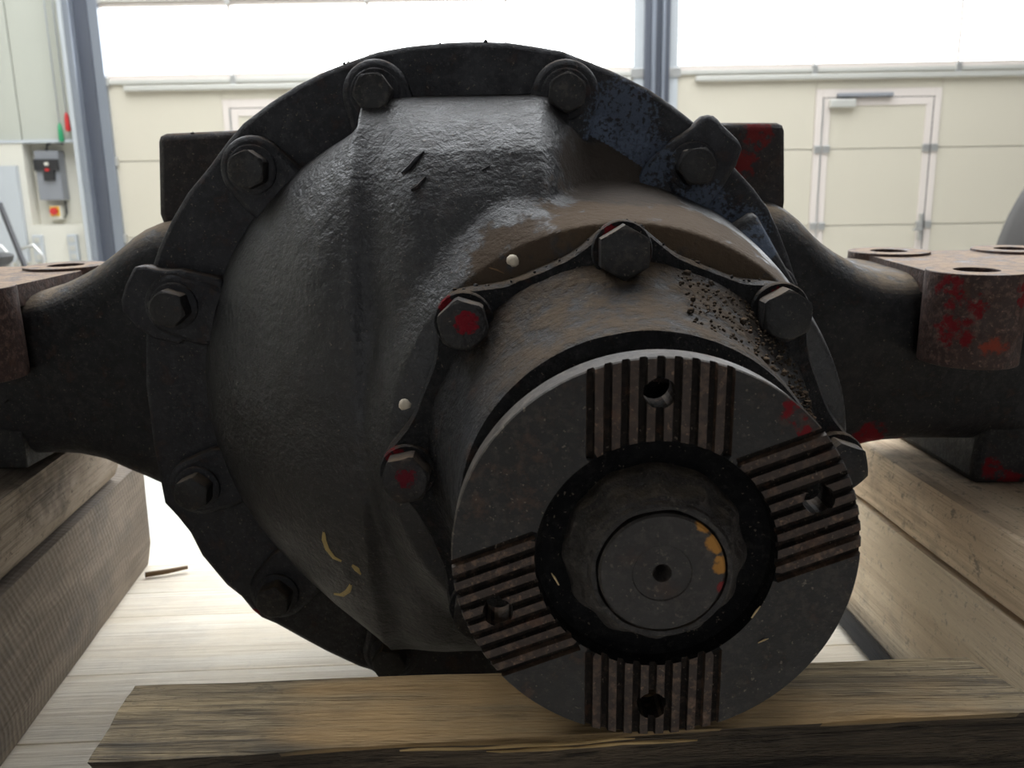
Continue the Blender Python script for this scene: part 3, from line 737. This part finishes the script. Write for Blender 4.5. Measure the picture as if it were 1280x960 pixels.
# toothed companion flange ----------------------------------------------
YF, FR = .3418, .09
bm = bmesh.new()
lathe(bm, [(.012, YF+.010), (.050, YF+.010), (.0525, YF+.008), (.0535, YF), (FR-.0006, YF), (FR, YF+.0008), (FR, YF+.0155), (FR-.001, YF+.0165), (.062, YF+.0165), (.058, YF+.020), (.056, .392), (.012, .392)], (PX, PZ), 160, cap0=True, cap1=True)
fixn(bm)
bmesh.ops.remove_doubles(bm, verts=bm.verts, dist=.0004)
fl = part('companion_flange', bm, m_flange, None)
cut = bmesh.new(); rid = []
PITCH_T, GW, GD = .0073, .0033, .0026
for deg in (90, 20, 270, 200):
    a = R(deg); d = Vector((math.cos(a), 0, math.sin(a))); t = Vector((-math.sin(a), 0, math.cos(a)))
    o3 = Vector((PX, 0, PZ))-BASE
    for k in range(-4, 5):
        c0 = o3+t*(k*PITCH_T)
        v_ = k*PITCH_T; rin, rou = math.sqrt(.0535**2-v_*v_)-(.002 if abs(k) < 4 else -.0015), .096
        pts = []
        for rr in (rin, rou):
            for (tt, yy) in ((-GW*.5-.0007, YF-.002), (GW*.5+.0007, YF-.002), (GW*.36, YF+GD), (-GW*.36, YF+GD)):
                q = c0+d*rr+t*tt; q.y = yy-BASE.y; pts.append(cut.verts.new(q))
        f = [(0, 1, 2, 3), (7, 6, 5, 4), (0, 4, 5, 1), (1, 5, 6, 2), (2, 6, 7, 3), (3, 7, 4, 0)]
        for q in f: cut.faces.new([pts[i] for i in q])
fixn(cut); boolean(fl, cut)
cut = bmesh.new()
for deg in (90, 20, 270, 200):
    a = R(deg); c = (PX+.0745*math.cos(a), PZ+.0745*math.sin(a))
    r0 = [cut.verts.new(Vector((c[0]+.0068*math.cos(i/24*2*math.pi), .335, c[1]+.0068*math.sin(i/24*2*math.pi)))-BASE) for i in range(24)]
    r1 = [cut.verts.new((v.co.x, .366-BASE.y, v.co.z)) for v in r0]
    cut.faces.new(r0); cut.faces.new(r1[::-1])
    for i in range(24): cut.faces.new((r0[i], r1[i], r1[(i+1) % 24], r0[(i+1) % 24]))
fixn(cut); boolean(fl, cut)
# materials by place on the flange: bare rim, rusty toothed sectors, dark face
me = fl.data; me.materials.append(m_rim); me.materials.append(m_ridge); me.materials.append(m_black); me.materials.append(iron('groove_grime', base=(.020, .015, .012), base2=(.040, .027, .019), dust=0, rust=.5, rough=(.7, .9), spec=.15))
for p in me.polygons:
    c = p.center+BASE; r = math.hypot(c.x-PX, c.z-PZ); nrm = p.normal
    if r > .0885 and abs(nrm.y) < .9: p.material_index = 1
    elif r < .0545: p.material_index = 3 if r > .03 else 0
for deg in (90, 20, 270, 200):                  # the teeth between the grooves: thin rusty lands, each a part
    pass
for p in me.polygons:
    if p.material_index: continue
    c = p.center+BASE; dx, dz = c.x-PX, c.z-PZ; r = math.hypot(dx, dz)
    for deg in (90, 20, 270, 200):
        a = R(deg); u = dx*math.cos(a)+dz*math.sin(a); v = -dx*math.sin(a)+dz*math.cos(a)
        if u > .04 and abs(v) < 4*PITCH_T+GW*.7 and c.y < YF+.008 and r < .0899: p.material_index = 2 if c.y < YF+.0006 else 4

# nut and pinion shaft end
bm = bmesh.new()
def nutr(k, r, a):
    if 1 <= k <= 5: return r+.0012*math.cos(12*a)*(1 if k < 5 else .3)
    return r+.0005*noise.noise(Vector((math.sin(a)*3, math.cos(a)*3, k)))
lathe(bm, [(.0405, YF+.012), (.0400, YF+.005), (.0390, YF+.001), (.0365, YF-.0010), (.0345, YF-.0070), (.0325, YF-.0105), (.0312, YF-.0112), (.0306, YF-.0138), (.0298, YF-.0145), (.0280, YF-.0140), (.0276, YF-.006), (.02, YF-.006)], (PX, PZ), 144, rf=nutr)
part('flange_nut', bm, m_nut, 45)
bm = bmesh.new()
lathe(bm, [(.0268, YF-.006), (.0268, YF-.0145), (.0258, YF-.0156), (.0128, YF-.0156), (.0124, YF-.0151), (.0118, YF-.0151), (.0042, YF-.0151), (.0024, YF-.0120), (.0014, YF-.008), (.0002, YF-.006)], (PX, PZ), 96)
part('pinion_shaft', bm, m_shaft, 35)

# mounting lugs behind the ring -----------------------------------------
def lug(px):
    bm = bmesh.new(); prism_y(bm, [at(*p, .686) for p in px], .686, .80); part('mounting_lug', bm, m_lug, 30, .006)
lug([(195, 167), (330, 161), (330, 300), (212, 290), (203, 284), (197, 268)])
lug([(850, 153), (983, 153), (983, 262), (975, 272), (960, 300), (850, 300)])

# spring pads with their bored bosses ------------------------------------
def solid_cyl(cx, cy, r, z0, z1, n=40):
    bm = bmesh.new()
    a = [bm.verts.new(Vector((cx+r*math.cos(2*math.pi*i/n), cy+r*math.sin(2*math.pi*i/n), z0))-BASE) for i in range(n)]
    b = [bm.verts.new((v.co.x, v.co.y, z1-BASE.z)) for v in a]
    bm.faces.new(a[::-1]); bm.faces.new(b)
    for i in range(n): bm.faces.new((a[i], a[(i+1) % n], b[(i+1) % n], b[i]))
    fixn(bm); return bm
def apply_pad(x0, x1, hx):
    """one casting: a plate with four bored bosses, the near two reaching further down."""
    ZT = -.0775
    bm = bmesh.new(); box(bm, x0+.010, x1-.010, .608, .79, ZT-.019, ZT-.0025)
    o = part('spring_pad', bm, m_pad, None)
    for cx in hx:
        for cy, zb in ((.622, ZT-.068), (.771, ZT-.0205)): boolean(o, solid_cyl(cx, cy, .0345, zb, ZT), 'UNION')
    for cx in hx:
        for cy in (.622, .771): boolean(o, solid_cyl(cx, cy, .0155, ZT-.09, ZT+.02, 32))
    o.data.polygons.foreach_set('use_smooth', [True]*len(o.data.polygons)); o.data.set_sharp_from_angle(angle=R(40))
    md = o.modifiers.new('bevel', 'BEVEL'); md.width = .0025; md.segments = 2; md.limit_method = 'ANGLE'; md.angle_limit = R(50)
apply_pad(.306, .50, (.3425, .455))
apply_pad(-.56, -.366, (-.515, -.4015))
# feet under the arms, standing on the timbers
def foot(x0, x1, ztop, zw, flare):
    bm = bmesh.new(); y0, y1 = .648, .80
    zb = lambda y: (zw-H-y*math.sin(TILT))/math.cos(TILT)+.0006
    def ring(x0, x1, y0, y1, f):
        return [bm.verts.new((x, y, f(y))) for x, y in ((x0, y0), (x1, y0), (x1, y1), (x0, y1))]
    r0 = ring(x0, x1, y0, y1, zb); r1 = ring(x0, x1, y0, y1, lambda y: zb(y)+.022)
    r2 = ring(x0+flare, x1-flare, y0+.012, y1, lambda y: zb(y)+.06); r3 = ring(x0+flare*1.3, x1-flare, y0+.005, y1, lambda y: ztop)
    bm.faces.new(r0[::-1]); bm.faces.new(r3)
    for a, b in zip((r0, r1, r2), (r1, r2, r3)):
        for i in range(4): bm.faces.new((a[i], a[(i+1) % 4], b[(i+1) % 4], b[i]))
    part('support_foot', bm, m_foot, 30, .007)
foot(.374, .53, -.16, RU, .010)
foot(-.56, -.392, -.17, LU, .006)

# paint daubs and crumbs lying on the casting ---------------------------
def blob(bm, c, r, seed, flat=1.0):
    v0 = len(bm.verts)
    bmesh.ops.create_icosphere(bm, subdivisions=2, radius=r, matrix=Matrix.Translation(c))
    bm.verts.ensure_lookup_table()
    for v in bm.verts[v0:]:
        d = v.co-c; k = 1+.35*noise.noise(d/r*1.3+Vector((seed, 0, 0))); v.co = c+Vector((d.x*k, d.y*k*flat, d.z*k))
def surf(px, py):                                # a point of the casting seen at px, py (depth found by marching)
    y = .44
    while y < .62:
        x, z = at(px, py, y)
        if carrier(x, z) <= y: break
        y += .0008
    return Vector((*[x], y, z))
m_yellow = plain('yellow_ochre_paint', (.46, .34, .13), .6, var=.35, scale=200)
for pts in ([(405, 664), (406, 674), (410, 686), (418, 696), (427, 701)], [(440, 706), (447, 711), (451, 717)], [(418, 742), (428, 744), (436, 739), (439, 730)]):
    bm = bmesh.new(); row = []
    for i, p in enumerate(pts):
        a = surf(*p); n_ = Vector((-.05, -1, -.25)).normalized()
        wd = (.0022 if i not in (0, len(pts)-1) else .0009)
        j = min(i+1, len(pts)-1); tdir = (surf(*pts[j])-surf(*pts[max(0, i-1)])).normalized(); sd = tdir.cross(n_).normalized()*wd*(1+.5*noise.noise(a*400))
        row.append([bm.verts.new(a+sd+n_*.0001), bm.verts.new(a+n_*.0014), bm.verts.new(a-sd+n_*.0001)])
    for a, b in zip(row, row[1:]):
        for k in (0, 1): bm.faces.new((a[k], a[k+1], b[k+1], b[k]))
    o = part('paint_mark', bm, m_yellow, 179); o['label'] = 'ochre yellow paint mark'
def crumb(name, q, r, m, label, flat=.7, group=None):
    bm = bmesh.new(); blob(bm, Vector((0, 0, 0)), r, rnd.uniform(0, 90), flat)
    o = link(name, bm, m, None, 179); o.location = Rt @ Vector(q) + Vector((0, 0, H)); tag(o, label, 'pebble', group)
m_peb = plain('pale_pebble', (.62, .54, .42), .7, var=.15, scale=120, bump=.3, bscale=300)
a = surf(641, 328); crumb('pebble', a+Vector((0, -.0015, .001)), .0036, m_peb, 'small pale pebble lying on the dusty ledge above the retainer plate')
a = surf(510, 497); crumb('pebble', (a.x, min(a.y, .463)-.001, a.z), .0034, m_peb, 'small pale pebble stuck at the left edge of the retainer plate')
x, z = at(1136, 340, .69); crumb('pebble', (x, .69, z), .0042, plain('white_pebble', (.78, .74, .64), .7, var=.1, scale=100), 'white pebble on the dirty axle arm beside the right spring pad')
# splinters and chips of wood that lie on the dusty ledges
m_spl = plain('straw_splinter', (.52, .38, .20), .8, var=.3, scale=90)
def splinter(q, L, ang, label, r=.0005, m=None):
    bm = bmesh.new(); d = Vector((math.cos(ang), -.15, math.sin(ang)))*L/2
    tube(bm, [-d, d*.1+Vector((0, 0, L*.05)), d], [r*.6, r, r*.4], 5)
    o = link('wood_splinter', bm, m or m_spl, None, 179); o.location = Rt @ Vector(q)+Vector((0, 0, H)); tag(o, label, 'splinter')
def on_plane(px, py, Y): x, z = at(px, py, Y); return Vector((x, Y, z))
splinter(on_plane(782, 628, YF-.001), .012, R(115), 'thin grey splinter standing on the upper left of the big flange nut', .0004, plain('grey_splinter', (.2, .17, .13), .8))
splinter(on_plane(694, 724, YF-.0006), .007, R(118), 'pale splinter on the dark flange face left of the nut')
splinter(on_plane(945, 765, YF-.0006), .007, R(62), 'pale splinter on the flange face right of the nut and below it')
splinter(on_plane(954, 801, YF-.0006), .005, R(30), 'curled pale shaving on the lower right of the flange face', .0004)
a = surf(667, 352); splinter((a.x, a.y-.001, a.z+.001), .013, R(25), 'straw coloured splinter on the ledge right of the small pale pebble', .0006)
a = surf(620, 340); splinter((a.x, a.y-.001, a.z+.001), .010, R(-20), 'brown splinter in the dirt left of the small pale pebble', .0006, plain('brown_splinter', (.17, .10, .05), .8))
splinter(on_plane(812, 366, .462), .008, R(-70), 'pale splinter below the top bolt of the retainer plate', .0004)
# flakes of old coat on the casting, and crusts of dirt along the edges
for pts in ([(502, 217), (512, 210), (520, 200), (530, 190)], [(514, 238), (523, 234), (532, 222)], [(603, 213), (612, 208)]):
    bm = bmesh.new(); c = [surf(*p)+Vector((0, -.0004, .0002)) for p in pts]
    tube(bm, c, [.0006]+[.0016]*(len(c)-2)+[.0007], 6); part('coat_flake', bm, m_ring, 60, fix=False)
bm = bmesh.new()
def crust(q, r): blob_lo(q, r)
def blob_lo(q, r):
    v0 = len(bm.verts); bmesh.ops.create_icosphere(bm, subdivisions=1, radius=r, matrix=Matrix.Translation(q)); bm.verts.ensure_lookup_table()
    for v in bm.verts[v0:]: d = v.co-q; v.co = q+d*(1+.6*noise.noise(d*900+q*50))
for i in range(230):
    k = rnd.random()
    if k < .55:                                  # outer edge of the ring, upper half
        j = rnd.randrange(len(out)); a, b = Vector(out[j]), Vector(out[(j+1) % len(out)])
        if (a.y+b.y)/2 < -.06: continue
        c = a.lerp(b, rnd.random()); blob_lo(Vector((c.x, YR+rnd.uniform(.002, .05), c.y)), rnd.uniform(.0006, .0018))
    elif k < .7:
        x, z = at(rnd.uniform(200, 285), 168, .69); blob_lo(Vector((x, rnd.uniform(.69, .79), z)), rnd.uniform(.0008, .0024))
    elif k < .82:
        x, z = at(rnd.uniform(915, 975), 157, .69); blob_lo(Vector((x, rnd.uniform(.69, .79), z)), rnd.uniform(.0008, .002))
    else:
        a = rnd.uniform(-.75, .75); rr = .1215+.0165*lobe(a)
        blob_lo(Vector((PX+rr*math.sin(a), rnd.uniform(.463, .482), PZ+rr*math.cos(a))), rnd.uniform(.0005, .0016))
o = part('dirt_crust', bm, m_ret, 60); o['kind'] = 'stuff'
bm = bmesh.new()
for i in range(420):                             # caked dirt at the right of the retainer hub and around its root
    a = rnd.uniform(.25, 1.35); y = rnd.uniform(.40, .462); rr = .0905+max(0, y-.40)*.32+.005*max(0, math.cos(a))
    blob_lo(Vector((PX+rr*math.sin(a), y, PZ+rr*math.cos(a))), rnd.uniform(.0004, .0011)*(1+1.2*(rnd.random() < .06)))
o = part('caked_dirt', bm, iron('dry_dirt', base=(.05, .038, .028), base2=(.10, .075, .052), dust=.5, rough=(.85, .95), spec=.1), 60); o['kind'] = 'stuff'
# long bright splinters torn along the front edge of the front timber, one part of it
tim = [o for o in bpy.data.objects if o.get('label', '').startswith('weathered brown timber in front')][0]
bm = bmesh.new()
for (x0, x1, dy, dz) in ((-.055, .055, .0015, -.004), (-.015, .085, .002, -.0065)):
    n = 14; pts = []
    for i in range(n+1):
        t = i/n; x = x0+(x1-x0)*t
        yf = .338+(.365-.338)*((x+.196)/.458)
        pts.append((x-.02, yf-.375+dy-.0005+.0012*noise.noise(Vector((x*40, dz*900, 1))), Ht+dz+.0012*noise.noise(Vector((x*30, dz*500, 5)))))
    tube(bm, pts, [.0003]+[.0008+.0006*noise.noise(Vector((p[0]*60, dz*300, 0))) for p in pts[1:-1]]+[.0003], 6)
o = link('splinter', bm, m_gold, tim, 60); o['kind'] = 'stuff'
